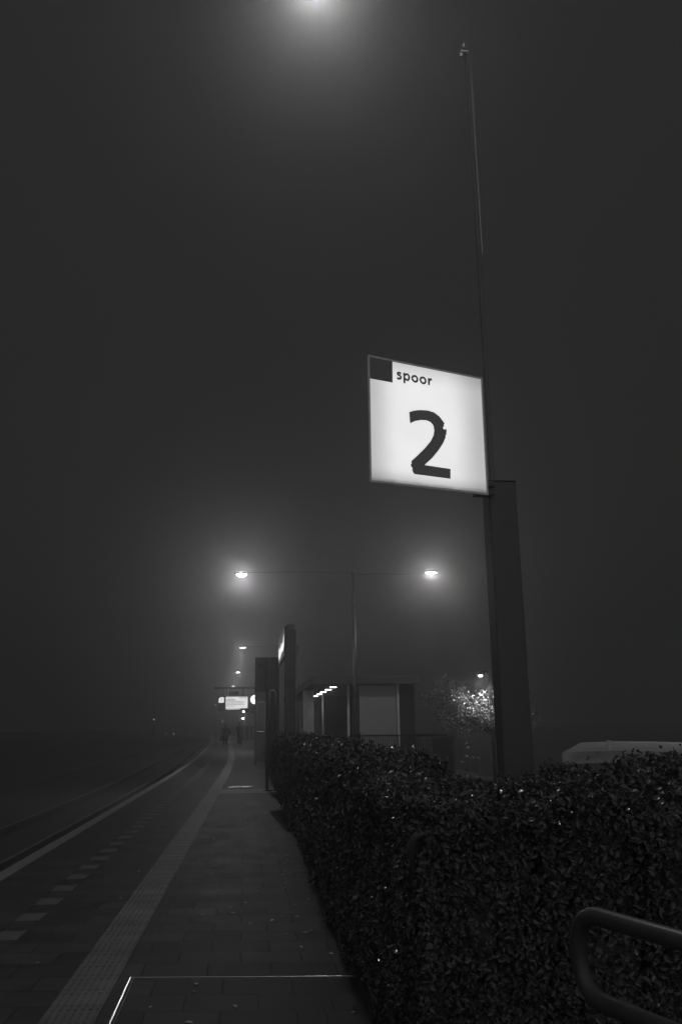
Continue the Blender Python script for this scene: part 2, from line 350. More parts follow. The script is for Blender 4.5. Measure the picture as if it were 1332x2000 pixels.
# ---------------------------------------------------------------- foliage
def leaf(mb, p, nrm, size, asp=.5):
    nrm = nrm.normalized(); a = Vector((random.gauss(0, 1), random.gauss(0, 1), random.gauss(0, 1)))
    a = (a-nrm*a.dot(nrm)); a.normalize(); b = nrm.cross(a)
    L = size; W = size*asp/2; f = .25*W+.2*W*random.random()
    vs = [p, p+a*L*.3+b*W*.9+nrm*f, p+a*L*.7+b*W*.75+nrm*f, p+a*L-nrm*f*.8, p+a*L*.7-b*W*.75+nrm*f, p+a*L*.3-b*W*.9+nrm*f, p+a*L*.35, p+a*L*.7]
    mb.add(vs, [(0, 6, 1), (6, 7, 2, 1), (7, 3, 2), (0, 5, 6), (6, 5, 4, 7), (7, 4, 3)])
def nz3(x, y, z, s=1.0): return noise.noise(Vector((x*s, y*s, z*s)))
def hedge(name, lab, boxes, counts, sizes, skip=None, group=None):
    """boxes: x0, x1, y0, y1, z1 with leaves on top, sides and just under the skin"""
    t = thing(name, (0, 0, 0), lab, 'hedge', group)
    mb = MB(); core = MB()
    for (x0, x1, y0, y1, zt), cnt, (s0, s1) in zip(boxes, counts, sizes):
        lx, ly = x1-x0, y1-y0
        areas = [('top', lx*ly), ('xl', ly*zt), ('yf', lx*zt*(3 if x0 < 1 else 1.3) if y0 < 5 else 0), ('xr', ly*zt*.3), ('yb', lx*zt*.3 if y0 < 5 else 0)]
        tot = sum(a for _, a in areas)
        for nm, a in areas:
            for _ in range(int(cnt*a/tot)):
                u, v = random.random(), random.random()
                depth = abs(random.gauss(0, .045))
                if nm == 'top': p = Vector((x0+lx*u, y0+ly*v, zt-depth)); nn = Vector((0, 0, 1))
                elif nm == 'xl': p = Vector((x0+depth, y0+ly*u, zt*v)); nn = Vector((-1, 0, .2))
                elif nm == 'xr': p = Vector((x1-depth, y0+ly*u, zt*(.7+.3*v))); nn = Vector((1, 0, .2))
                elif nm == 'yf': p = Vector((x0+lx*u, y0+depth, zt*v)); nn = Vector((0, -1, .2))
                else: p = Vector((x0+lx*u, y1-depth, zt*(.7+.3*v))); nn = Vector((0, 1, .2))
                b = nz3(p.x, p.y, p.z, 2.3)*.09+nz3(p.x+7, p.y, p.z, 7)*.035
                p += nn*b
                if nm in ('xl', 'yf'): p -= nn*.06*(1-min(1, p.z/.5))
                if nm == 'top' and random.random() < .05: p.z += random.uniform(.01, .05)
                if skip and skip(p): continue
                if nz3(p.x, p.y+3, p.z, 5) < -.42: continue
                nn2 = nn+Vector((random.gauss(0, .8), random.gauss(0, .8), random.gauss(0, .8)))
                leaf(mb, p, nn2, random.uniform(s0, s1), random.uniform(.5, .72))
        core.box(x0+.10, x1-.10, y0+(.11 if y0 < 5 else -.15), y1-.10, -.02, zt-.12)
    mb.build('foliage', M['leaf'], t, smooth=False, fix=False)
    core.build('branches', M['twig'], t)
    return t, mb
# long hedge beside the platform, running away from the camera
ysegs = [(3.35, 5.2), (5.2, 8), (8, 12), (12, 17), (17, 30)]
boxes = [(.66+.0*i, 1.22, a, b, h) for i, ((a, b), h) in enumerate(zip(ysegs, (1.25, 1.33, 1.34, 1.36, 1.30)))]
hedge('hedge', 'long clipped leafy hedge running along the right side of the platform', boxes, [36000, 16000, 6500, 3200, 2600], [(.018, .036), (.026, .045), (.04, .06), (.05, .07), (.06, .08)])
hb = [(1.22, 1.62, 3.35, 4.4, 1.265), (1.55, 2.05, 3.34, 4.5, 1.30), (1.98, 3.2, 3.3, 4.6, 1.325)]
t2, _ = hedge('hedge', 'broad near hedge with large glossy leaves in front of the bicycle shelter roof', hb, [19000, 19000, 30000], [(.018, .04), (.018, .042), (.02, .045)])
# a few upright shoots that stand above the clipped top
for (x, y, z, h, n) in ((2.02, 4.2, 1.36, .10, 7), (1.9, 4.25, 1.34, .06, 5), (2.25, 4.1, 1.38, .05, 4)):
    pass
for (x, y, z, h, n) in ((2.13, 4.2, 1.33, .11, 8), (1.95, 4.25, 1.33, .07, 5), (1.84, 4.3, 1.31, .06, 4), (1.62, 4.2, 1.28, .04, 3)):
    sh = MB()
    sh.tube([(x, y, z-.05), (x+.01, y, z+h*.5), (x+.005, y, z+h*.8)], .003, 6, .0015)
    for i in range(n):
        leaf(sh, Vector((x, y, z+h*.75*i/n)), Vector((random.gauss(0, 1), random.gauss(0, 1), .4)), .06, .4)
    sh.build('shoot', M['leaf'], t2, fix=False)

# low overgrowth bump further along the hedge
t = thing('bush', (4.0, 26, 0), 'small rounded dark bush rising above the far hedge before the lit building', 'bush')
mb = MB()
for i in range(1500):
    d = Vector((random.gauss(0, 1), random.gauss(0, 1), random.gauss(0, 1))).normalized()
    d.z = abs(d.z); r = random.uniform(.7, 1)*(1+.3*nz3(d.x, d.y, d.z, 2))
    leaf(mb, Vector((-.95+d.x*.75*r, d.y*.5*r, .1+d.z*1.12*r)), d+Vector((random.gauss(0, .5), random.gauss(0, .5), random.gauss(0, .5))), random.uniform(.05, .08))
mb.build('foliage', M['leaf'], t, fix=False)
st = MB()
for k in range(5): st.tube([(-.95+.1*k-.2, 0, 0), (-.95+(.1*k-.2)*2.2, .05*k-.1, .9)], .02, 6, .006)
st.build('stem', M['bark'], t)
# slender grass stems in the gap
g = thing('weed', (1.42, 5.3, 0), 'thin pale weed stems standing in the gap left of the thick post', 'plant')
mb = MB()
for k in range(6):
    x = random.uniform(-.10, .03); l = random.uniform(-.03, .06)
    mb.tube([(x, 0, 0), (x+l*.4, 0, .8), (x+l, 0, random.uniform(1.28, 1.42))], .003, 5, .0012)
mb.build('stem', M['litter'], g)
for k in range(7):
    mb = MB(); leaf(mb, Vector((random.uniform(-.09, .02), 0, random.uniform(1.25, 1.44))), Vector((random.gauss(0, .4), -1, .5)), .022, .4)
    mb.build('leaf', M['litter'], g, fix=False)

# tree lit from inside by a street lamp
def tree(loc, cen, rad, n, lab, trunk_h, seedv):
    random.seed(seedv)
    t = thing('tree', loc, lab, 'tree')
    mb = MB(); cl = []
    for i in range(46):
        d = Vector((random.gauss(0, 1), random.gauss(0, 1), random.gauss(0, 1))).normalized()*random.uniform(.35, 1)
        cl.append((Vector(cen)+Vector((d.x*rad[0], d.y*rad[1], d.z*rad[2])), random.uniform(.16, .34)))
    for i in range(n):
        c, r = random.choice(cl); q = Vector((random.gauss(0, 1), random.gauss(0, 1), random.gauss(0, 1))).normalized()*random.random()**.5*1.35; p = c+Vector((q.x*r, q.y*r, q.z*r*.8))
        leaf(mb, p, Vector((random.gauss(0, 1), random.gauss(0, 1), random.gauss(0, 1)+.3)), random.uniform(.05, .09), .5)
    mb.build('crown', M['tleaf'], t, fix=False)
    b = MB(); b.tube([(0, 0, 0), (.05, 0, trunk_h*.5), (0, .05, trunk_h)], .11, 10, .07)
    for c, r in cl[::3]:
        b.tube([(0, .05, trunk_h-.1), Vector((0, .05, trunk_h)).lerp(c, .5)+Vector((0, 0, .12)), c], .035, 6, .008)
    b.build('trunk', M['bark'], t); return t
tree((6.1, 20.6, -1.05), (-.55, -.1, 2.95), (1.6, .9, .60), 11000, 'small broad tree behind the thick post, its leaves glittering around a lamp', 2.3, 11)
random.seed(21)

# ---------------------------------------------------------------- lamps
def spot(name, loc, power, parent=None, angle=150, blend=.9, radius=.09, aim=(0, 0, -1)):
    l = bpy.data.lights.new(name, 'SPOT'); l.energy = power; l.spot_size = R(angle); l.spot_blend = blend; l.shadow_soft_size = radius
    o = bpy.data.objects.new(name, l); col.objects.link(o); o.location = loc
    o.rotation_euler = Vector(aim).to_track_quat('-Z', 'Y').to_euler()
    if parent: o.parent = parent
    return o
def head(e, p, bowl=False, L=.46, W=.2):
    """housing above, lens below, centred at p (lens plane)"""
    h = MB(); h.ell(p, L/2+.03, W/2+.025, [(-.004, 1), (.03, 1.02), (.07, .85), (.10, .45)]); h.build('housing', M['darkpaint'], e, smooth=False)
    n = MB(); n.ell(p, L/2*(.86 if bowl else 1), W/2*(1.5 if bowl else 1), [(-.085, .3), (-.075, .6), (-.055, .82), (-.025, .96), (-.005, 1)] if bowl else [(-.035, .72), (-.022, .93), (-.005, 1)]); n.build('lens', M['lens'], e, smooth=True)
def platform_lamp(x, y, lab, arm=4.0, power=30, mast=True, angle=150, aim=(0, 0, -1), side=1, H=7, mr=.105, glow=.22):
    """double-armed mast on the right, one arm over the platform"""
    e = thing('street_lamp', (x+side*arm, y, 0), lab, 'lamp', 'platform lamps in a row')
    MB().tube([(0, 0, 0), (0, 0, .9), (0, 0, H+.12+.05*(H>7)*arm)], mr, 14, mr*.62).build('mast', M['mast'], e, smooth=True)
    MB().tube([(0, 0, H+.06+.05*(H>7)*arm), (-side*arm*.5, 0, H+.10+.04*(H>7)*arm), (-side*(arm-.2), 0, H+.06)], .007, 8, .006).build('arm', M['armpaint'], e, smooth=True)
    head(e, (-side*arm, 0, H), bowl=glow > .3)
    spot('lamp_light', (-side*arm, 0, H-(.115 if glow > .3 else .06)), power*LAMP, e, angle=angle, aim=aim)
    if glow: pt = bpy.data.lights.new('bowl_glow', 'POINT'); pt.energy = power*LAMP*glow; pt.shadow_soft_size = .035; po = bpy.data.objects.new('bowl_glow', pt); col.objects.link(po); po.parent = e; po.location = (-side*arm, 0, H-(.125 if glow > .3 else .085))
    return e
P0 = 650
platform_lamp(.46, 5.42, 'nearest tall lamp, glowing in the fog right overhead at the top edge', arm=5.2, power=P0*.25, H=7.22, glow=0)
e = platform_lamp(-.24, 31.2, 'nearest of the platform lamps ahead, with the biggest halo', arm=4.18, power=P0*.42, glow=.7, angle=120)
# the second arm of that mast reaches the other way, over the street
MB().tube([(0, 0, 7.02), (1.3, 0, 7.05), (2.5, -.0, 7.02)], .007, 8, .006).build('arm', M['armpaint'], e, smooth=True)
head(e, (2.98, 0, 7.12))
spot('lamp_light', (2.98, 0, 7.05), P0*1.3, e, angle=75, blend=.7, aim=(.8, -.25, -1))
pt = bpy.data.lights.new('bowl_glow', 'POINT'); pt.energy = P0*.26; pt.shadow_soft_size = .035; po = bpy.data.objects.new('bowl_glow', pt); col.objects.link(po); po.parent = e; po.location = (2.98, 0, 7.035)
platform_lamp(-.31, 62, 'second platform lamp ahead, with a small halo under it', power=P0*.6)
platform_lamp(-.9, 91.3, 'third platform lamp ahead, above the departure board', power=P0*.6)
platform_lamp(-1.91, 123.7, 'most distant platform lamp, a dot just above the departure board', power=P0*.6)
platform_lamp(.3, -23, 'platform lamp behind the viewer', power=P0*1.0)
# street lamp within the tree
e = thing('garden_lamp', (5.62, 20.3, -1.05), 'low street lamp shining out between the leaves of the tree', 'lamp')
MB().tube([(.26, .12, 0), (.26, .12, 3.72), (.2, .08, 3.78), (0, .0, 3.78)], .04, 10, .03).build('mast', M['farconcrete'], e, smooth=True)
MB().ell((0, 0, 3.72), .10, .09, [(-.004, 1), (.03, 1), (.07, .6)]).build('housing', M['darkpaint'], e)
MB().ell((0, 0, 3.70), .05, .05, [(-.03, .75), (-.015, .95), (.012, 1)]).build('lens', M['lens'], e, smooth=True)
spot('lamp_light', (0, -.05, 3.62), 85, e, angle=165, radius=.05, aim=(0, -.25, -1))
# street lamp off to the right that lights the bicycle shelter roof
e = thing('street_lamp', (12.0, 15.5, -1.05), 'street lamp standing right of the bicycle shelter', 'lamp')
MB().tube([(0, 0, 0), (0, 0, 5)], .07, 12, .045).build('mast', M['mast'], e, smooth=True)
head(e, (-.5, 0, 4.95)); MB().tube([(0, 0, 4.95), (-.4, 0, 5.0)], .025, 8).build('arm', M['mast'], e)
spot('lamp_light', (-.5, 0, 4.88), 520, e, angle=80, aim=(-1, -.35, -.85))

# tall thin mast behind the sign
e = thing('tall_mast', (3.05, 10, -.5), 'very tall thin mast fading up into the fog above the lit sign', 'mast')
MB().tube([(0, 0, 0), (0, 0, 6), (-.02, 0, 11.7)], .045, 16, .02).build('pole', M['palemast'], e, smooth=True)
MB().tube([(.036, -.03, 8.2), (.030, -.03, 9.6), (.026, -.03, 11.2)], .004, 6).build('highlight_line', M['steel'], e)  # thin steel tube added to draw the highlight line along the mast
b = MB(); b.box(-.14, -.10, -.08, -.04, 11.35, 11.40); b.box(-.09, -.06, -.08, -.04, 11.52, 11.57); b.box(-.12, 0, -.06, -.05, 11.45, 11.47); b.build('bracket', M['steel'], e)

# ---------------------------------------------------------------- thick sign post and its lit sign
e = thing('sign_post', (1.589, 5.08, 0), 'thick dark square steel post rising from the hedge and carrying the lit sign', 'post')
MB().box(-.090, .090, -.080, .080, 0, 3.03).build('shaft', M['post'], e, bevel=.012)
MB().box(-.092, .092, -.082, .082, 3.03, 3.042).build('cap', M['darkpaint'], e, bevel=.005)
MB().box(-.19, .19, -.19, .19, 0, .03).build('base_plate', M['darkpaint'], e, bevel=.004)
A = Vector((.676, 4.55, 0)); U = Vector((.9141, .4055, 0)).normalized(); N = Vector((U.y, -U.x, 0))   # N faces the viewer
SM = Matrix(((U.x, 0, N.x, 0), (U.y, 0, N.y, 0), (0, 1, 0, 0), (0, 0, 0, 1)))
s = thing('platform_sign', tuple(A), 'glowing white square sign reading spoor 2, mounted high on the thick post', 'sign')
quad = [(0, 2.879), (.861, 2.910), (.8645, 3.687), (.004, 3.657)]
def inset(q, d):
    return [(q[0][0]+d, q[0][1]+d), (q[1][0]-d, q[1][1]+d), (q[2][0]-d, q[2][1]-d), (q[3][0]+d, q[3][1]-d)]
MB().prism(inset(quad, .042), SM @ Matrix.Translation((0, 0, -.075)), .07).build('housing', M['darkpaint'], s)
fr = MB(); qo, qi = quad, inset(quad, .011)
for i in range(4):
    j = (i+1) % 4; q = [qo[i], qo[j], qi[j], qi[i]]; fr.prism(q, SM @ Matrix.Translation((0, 0, -.004)), .008)
tm = mat('translucent trim', .25, .35, noise_amp=.3, noise_scale=20); tb = tm.node_tree.nodes['Principled BSDF']; tb.inputs['Emission Color'].default_value = (1, 1, 1, 1); tb.inputs['Emission Strength'].default_value = .045
fr.build('frame', tm, s)
fo = MB().prism(inset(quad, .0115), SM @ Matrix.Translation((0, 0, -.0045)), .004).build('face', M['signface'], s)
me = fo.data; uvl = me.uv_layers.new(name='UVMap'); inv = SM.inverted()
for lp in me.loops:
    q = inv @ me.vertices[lp.vertex_index].co; uvl.data[lp.index].uv = (q.x/.864, (q.y-2.879-.035*q.x)/.777)
sq = [(.004, 3.6485), (.1772, 3.6625), (.1745, 3.5162), (.0035, 3.5100)]
sqm = mat('blue film square', .05, .5); sqm.node_tree.nodes['Principled BSDF'].inputs['Emission Color'].default_value = (1, 1, 1, 1); sqm.node_tree.nodes['Principled BSDF'].inputs['Emission Strength'].default_value = .014
MB().prism([sq[3], sq[2], sq[1], sq[0]], SM @ Matrix.Translation((0, 0, .0002)), .001).build('corner_square', sqm, s)
two = [(0.2879, 3.35), (0.3207, 3.3651), (0.3545, 3.3746), (0.3788, 3.3798), (0.4274, 3.3853), (0.4711, 3.3815), (0.5095, 3.363), (0.5349, 3.3379), (0.5489, 3.3218), (0.5396, 3.3143), (0.5441, 3.3049), (0.5328, 3.2962), (0.5362, 3.2867), (0.5469, 3.2835), (0.5583, 3.2922), (0.5614, 3.275), (0.5578, 3.2634), (0.5582, 3.2517), (0.55, 3.2479), (0.5514, 3.2355), (0.5305, 3.1945), (0.4937, 3.143), (0.4426, 3.0858), (0.3857, 3.0343), (0.5774, 3.0375), (0.574, 2.9753), (0.3105, 2.968), (0.3025, 2.9764), (0.2947, 2.9913), (0.2988, 3.0015), (0.2881, 3.0128), (0.2866, 3.0222), (0.2926, 3.0327), (0.2912, 3.0445), (0.3281, 3.0783), (0.3873, 3.1346), (0.4379, 3.192), (0.4611, 3.2331), (0.4676, 3.2676), (0.4621, 3.2959), (0.4435, 3.3136), (0.4147, 3.3202), (0.376, 3.3159), (0.3277, 3.3008), (0.2919, 3.2806)]
filmm = mat('dark film lettering', .05, .4); filmm.node_tree.nodes['Principled BSDF'].inputs['Emission Color'].default_value = (1, 1, 1, 1); filmm.node_tree.nodes['Principled BSDF'].inputs['Emission Strength'].default_value = .02
MB().prism(two, SM @ Matrix.Translation((0, 0, .0002)), .001).build('digit', filmm, s)
G = [([(0.2370, 3.5853), (0.2299, 3.5886), (0.2211, 3.5895), (0.214, 3.5856), (0.2116, 3.5795), (0.2169, 3.575), (0.2268, 3.5720), (0.2341, 3.5675), (0.2356, 3.561), (0.2311, 3.5534), (0.221, 3.5503), (0.2074, 3.5524)], 0),
     ([(0.2600, 3.5959), (0.2602, 3.5293)], 0),
     ([(0.265, 3.5831), (0.2738, 3.5897), (0.2839, 3.5918), (0.2926, 3.5861), (0.296, 3.5756), (0.2929, 3.5627), (0.285, 3.5533), (0.275, 3.5546), (0.2645, 3.5606)], 0),
     ([(0.336, 3.5917), (0.3474, 3.5907), (0.3547, 3.582), (0.3563, 3.5711), (0.3513, 3.5599), (0.3408, 3.5544), (0.3295, 3.5566), (0.3209, 3.5639), (0.3169, 3.5743), (0.3217, 3.5854)], 1),
     ([(0.3964, 3.5944), (0.4079, 3.5929), (0.4158, 3.5843), (0.4174, 3.5733), (0.4117, 3.5615), (0.4011, 3.5558), (0.3884, 3.5584), (0.381, 3.5659), (0.3776, 3.5765), (0.3819, 3.588)], 1),
     ([(0.4411, 3.5985), (0.4417, 3.5539)], 0), ([(0.4430, 3.5790), (0.4475, 3.5880), (0.4530, 3.5930), (0.4652, 3.5945)], 0)]
mb = MB()
for k, (pts, cl) in enumerate(G):
    mb.stroke(pts, .0135, SM @ Matrix.Translation((0, 0, .0002+.00004*k)), .001, closed=bool(cl))
mb.build('lettering', filmm, s)
for zb in (2.93, 2.985): MB().box(.724, .85, .40, .48, zb, zb+.03).build('bracket', M['darkpaint'], s)

# ---------------------------------------------------------------- second sign post (16 m)
e = thing('sign_post', (.812, 16.10, 0), 'thick dark square post standing at the hedge end beside the dark totems', 'post')
MB().box(-.10, .10, -.10, .10, 0, 3.30).build('shaft', M['post'], e, bevel=.012)
MB().box(-.07, .07, -.07, .07, 3.30, 3.40).build('cap', mat('pale cap', .1, .5), e, bevel=.008)
e = thing('direction_sign', (.70, 16.0, 0), 'long grey lit sign with white pictogram, seen nearly edge-on at the farther thick post', 'sign')
MB().box(-.004, .04, .04, 2.7, 2.80, 3.36).build('housing', M['darkpaint'], e, bevel=.005)
TM = Matrix(((0, 0, -1, -.0045), (1, 0, 0, 0), (0, 1, 0, 0), (0, 0, 0, 1)))   # u -> +Y, v -> Z, w -> -X
MB().prism([(.05, 2.81), (2.69, 2.81), (2.69, 3.35), (.05, 3.35)], TM, .004).build('face', M['signface2'], e)
MB().prism([(.07, 3.00), (.5, 2.93), (1.0, 2.96), (1.8, 2.90), (2.6, 2.90), (2.66, 2.90), (2.66, 3.16), (2.2, 3.10), (1.5, 3.10), (1.2, 3.16), (.9, 3.08), (.5, 3.12), (.07, 3.22)], TM @ Matrix.Translation((0, 0, .0045)), .002).build('pictogram', M['signmark2'], e)

# ---------------------------------------------------------------- dark information totems
def totem(x, y, lab, sign=True):
    e = thing('information_totem', (x, y, 0), lab, 'totem', 'dark information totems on the platform')
    MB().box(-.20, .20, -.10, .10, 0, .03).build('base_plate', M['darkpaint'], e)
    for sx in (-.165, .085): MB().box(sx, sx+.08, -.045, .045, .03, 3.2).build('upright', M['tubepaint' if sx > 0 else 'darkpaint'], e, bevel=.01)
    MB().box(-.085, .085, -.02, .02, .35, 2.42).build('panel', M['panel'], e)
    arc = [(.075*math.cos(a), -.03, 2.30+.10*math.sin(a)) for a in [math.pi*i/10 for i in range(11)]]
    MB().tube([(.075, -.03, .4)]+arc+[(-.075, -.03, .4)], .011, 8).build('trim', M['steel'], e, smooth=True)
    if sign:
        MB().box(-.44, .165, .05, .12, 2.36, 3.21).build('sign_box', M['darkpaint'], e, bevel=.01)
        MB().box(-.40, -.19, .044, .0505, 2.44, 3.13).build('sign_panel', M['panel'], e)
    for sx in (-.15, .15): MB().tube([(sx, -.06, .03), (sx, -.06, .055)], .016, 8).build('bolt', M['steel'], e)
    return e
totem(.655, 21.6, 'dark two-legged information totem with a wide top box, beside the near thick post')
def cabinet(x, y, lab):
    e = thing('poster_cabinet', (x, y, 0), lab, 'cabinet')
    MB().box(-.24, .24, -.08, .08, .12, 3.15).build('body', M['darkpaint'], e, bevel=.02)
    win = MB(); r = .07; pts = []
    for cxx, cz, a0 in ((.17-r, 2.47-r, 0), (-.17+r, 2.47-r, 90), (-.17+r, 1.3+r, 180), (.17-r, 1.3+r, 270)):
        for k in range(5): a = R(a0+k*22.5); pts.append((cxx+r*math.cos(a), cz+r*math.sin(a)))
    XM = Matrix(((1, 0, 0, 0), (0, 0, 1, -.089), (0, 1, 0, 0), (0, 0, 0, 1)))
    win.prism(pts, XM, .008); win.build('window', M['glass'], e)
    MB().tube([(p[0], -.09, p[1]) for p in pts], .009, 6, closed=True).build('window_trim', M['steel'], e)
    for sx in (-.2, .2): MB().box(sx-.03, sx+.03, -.05, .05, 0, .12).build('leg', M['mast'], e)
cabinet(.60, 35.6, 'dark poster cabinet with a rounded glass window standing behind the dark totem')

# ---------------------------------------------------------------- station building
e = thing('station_building', (0, 0, 0), 'low flat-roofed station pavilion with a lit ceiling and tall glass panels', 'building')
MB().box(2.6, 6.9, 34, 60, 3.11, 3.39).build('roof', M['fascia'], e)
MB().box(2.66, 6.84, 34.05, 59.9, 3.095, 3.108).build('ceiling', M['ceil'], e)
first = None
for xl_, y in ((3.68, 36.6), (3.71, 39.2), (3.73, 42), (3.8, 45), (3.84, 48.2), (3.88, 51.6)):
    mb = MB(); mb.ell((xl_, y, 3.093), .15, .15, [(-.022, .8), (-.014, 1), (0, 1)], seg=18); mb.build('ceiling_light', M['spotlens'], e)
    spot('light_source', (3.66, y, 3.04), 26, e, angle=160, radius=.12)
mb = MB(); mb.box(2.16, 2.5, 35.0, 37.0, 0, 3.1)
cl = MB()
for k in range(6): cl.box(2.62+k*.085, 2.665+k*.085, 39.8, 39.87, 0, 3.09)
cl.box(2.62, 3.09, 39.87, 40.2, 0, 3.09); cl.build('ribbed_column', M['clad'], e)
for x, y in ((4.02, 45.6), (4.08, 34.6), (6.06, 34.35)): MB().box(x-.045, x+.045, y-.05, y+.05, 0, 3.09).build('column', M['clad'], e, bevel=.008)
MB().box(4.5, 6.0, 34.38, 34.42, .1, 3.05).build('window', M['frost'], e)
for x_, y_ in ((4.2, 34.2), (5.3, 33.9)):
    pass
MB().box(4.30, 4.46, 34.5, 34.7, 0, 3.08).build('wall', M['concrete'], e)
MB().box(6.15, 6.8, 34.7, 50, 0, 3.08).build('wall', M['wall'], e)
MB().box(3.2, 6.1, 49.8, 50.2, 0, 3.08).build('wall', M['wall'], e)
MB().box(3.15, 3.9, 47, 47.06, .1, 2.6).build('window', M['glass'], e)

# ---------------------------------------------------------------- railing and screen
e = thing('metal_fence', (3.35, 28, 0), 'dark metal railing with close upright bars before the glass building', 'fence')
MB().tube([(0, 0, 1.18), (3.2, 0, 1.16)], .018, 8).build('top_rail', M['armpaint'], e)
MB().tube([(0, 0, .86), (3.2, 0, .84)], .012, 8).build('lower_rail', M['darkpaint'], e)
for i in range(44):
    x = .04+i*.0725; b_ = MB().tube([(x, .0, .05), (x, .0, 1.22)], .013, 6)
    b_.build('bar', M['armpaint'], e)
e = thing('solid_fence', (6.1, 25.5, -1.05), 'plain dark solid fence panel right of the upright bars', 'fence')
MB().box(-.6, .0+.0, 0, .05, 0, 2.17).build('panel', M['wall'], e)
MB().box(-1.0, .06, .05, .10, 2.08, 2.2).build('top_rail', M['darkpaint'], e)
MB().box(0, .07, -.01, .06, 0, 2.22).build('upright', M['darkpaint'], e)

# ---------------------------------------------------------------- bicycle shelter roof (on the lower street)
e = thing('bicycle_shelter', (4.45, 12, -1.05), 'pale corrugated curved roof of a bicycle shelter behind the near hedge', 'shelter', rz=-R(25))
def arch(t): return 2.165+.035*math.sin(min(1, t/1.2)*math.pi/2)-.03*max(0, t-.6)
rings = []
NX = 14
prof = [i*4.2/NX for i in range(NX+1)]
vs = []; fs = []
NY = 84
for j in range(NY+1):
    y = j*4.2/NY
    for x in prof:
        vs.append((x, y, arch(x)+.014*(j % 4 in (1, 2))+.008*y))
for j in range(NY):
    for i in range(NX):
        a = j*(NX+1)+i; fs.append((a, a+1, a+NX+2, a+NX+1))
o = MB().add(vs, fs).build('roof_sheet', M['shed'], e)
so = o.modifiers.new('thick', 'SOLIDIFY'); so.thickness = .01
fm = MB()
fm.rings([[Vector((x, -.03, arch(x)-.15)), Vector((x, -.005, arch(x)-.15)), Vector((x, -.005, arch(x)+.01)), Vector((x, -.03, arch(x)+.01))] for x in prof]); fm.build('fascia', M['shed'], e)
MB().box(-.02, 0, 0, 4.2, 2.0, 2.16).build('side_fascia', M['shed'], e)
for x, y in ((.1, .1), (4.1, .1), (.1, 4.1), (4.1, 4.1)): MB().tube([(x, y, 0), (x, y, 2.1)], .04, 10).build('upright', M['mast'], e)
MB().tube([(.62, .5, 2.2), (.62, .5, 2.33)], .03, 10).build('vent_pipe', M['clad'], e)

# ---------------------------------------------------------------- rounded tube rails in front of the hedge
def rounded(pts, r, n=6):
    out = []; m = len(pts)
    for i in range(m):
        p = Vector(pts[i])
        if i in (0, m-1): out.append(p); continue
        a = (Vector(pts[i-1])-p).normalized(); b = (Vector(pts[i+1])-p).normalized()
        p0, p1 = p+a*r, p+b*r
        for k in range(n+1):
            t = k/n; out.append(p0*(1-t)**2+p*2*t*(1-t)+p1*t*t)
    return out
e = thing('tube_railing', (.72, 1.93, 0), 'close rounded double tube rail at the lower right in front of the hedge', 'railing', 'rounded tube rails before the hedge')
u_ = Vector((.32, -.95, 0)).normalized(); 
MB().tube(rounded([u_*1.2+Vector((0, 0, 1.15)), Vector((0, 0, 1.15)), Vector((-.0, 0, .985)), u_*1.2+Vector((0, 0, .985))], .078, 9), .0185, 16).build('hoop', M['tubepaint'], e, smooth=True)
MB().tube([u_*.75+Vector((0, 0, 0)), u_*.75+Vector((0, 0, .97))], .0185, 12).build('leg', M['tubepaint'], e, smooth=True)
e = thing('tube_railing', (.635, 3.36, 0), 'small rounded tube hoop half hidden against the hedge leaves', 'railing', 'rounded tube rails before the hedge')
MB().tube(rounded([(.09, .5, 0), (0, 0, 1.142), (.205, 0, 1.15), (.25, .5, 0)], .05, 8), .016, 14).build('hoop', M['tubepaint'], e, smooth=True)

# ---------------------------------------------------------------- departure board, number sign, clock (60 m)
e = thing('departure_board', (-.64, 60, 0), 'wide lit departure board hanging over the platform with lines of text', 'screen')
MB().box(-.80, .80, .02, .30, 2.62, 3.50).build('housing', M['darkpaint'], e, bevel=.02)
MB().box(-.745, .745, .004, .03, 2.70, 3.47).build('screen', M['screen'], e)
tx = MB()
def words(x0, x1, z, h, seedv):
    r = random.Random(seedv); x = x0
    while x < x1-.03:
        wl = r.uniform(.08, .26); wl = min(wl, x1-x)
        tx.box(x, x+wl, -.004, .003, z, z+h); x += wl+.03
words(-.52, -.28, 3.37, .03, 1); words(.15, .70, 3.375, .04, 2)
tx.box(-.70, -.10, -.004, .003, 3.23, 3.29)
words(-.70, .55, 3.13, .035, 3); words(-.70, .50, 3.03, .035, 4); words(-.70, .52, 2.93, .035, 5); words(-.70, -.12, 2.83, .035, 6)
tx.build('lettering', mat('grey screen text', .25, .6), e)
MB().box(-.745, .25, .0, .03, 2.625, 2.672).build('ticker_strip', M['screen'], e)
MB().box(-.72, -.66, .10, .18, 3.5, 4.0).build('hanger', M['darkpaint'], e)
MB().box(.40, .46, .10, .18, 3.5, 4.0).build('hanger', M['darkpaint'], e)
MB().box(-.55, .10, .08, .2, 3.60, 3.85).build('backing_box', M['tubepaint'], e)
e = thing('gantry', (0, 60.2, 0), 'dark overhead beam carrying the departure board and clock', 'gantry')
MB().box(-2.2, 1.7, -.08, .08, 4.0, 4.14).build('beam', M['darkpaint'], e)
MB().box(1.5, 1.66, -.08, .08, 0, 4.0).build('column', M['darkpaint'], e)
e = thing('number_sign', (-1.69, 60, 0), 'small white lit rounded number 2 sign left of the departure board', 'sign')
MB().box(-.19, .19, .0, .12, 2.55, 3.48).build('housing', M['tubepaint'], e, bevel=.01)
XM = Matrix(((1, 0, 0, 0), (0, 0, 1, -.012), (0, 1, 0, 0), (0, 0, 0, 1)))
MB().prism([(-.17, 3.08), (.17, 3.08), (.17, 3.44), (-.06, 3.44), (-.13, 3.40), (-.17, 3.33)], XM, .010).build('face', M['plate'], e)
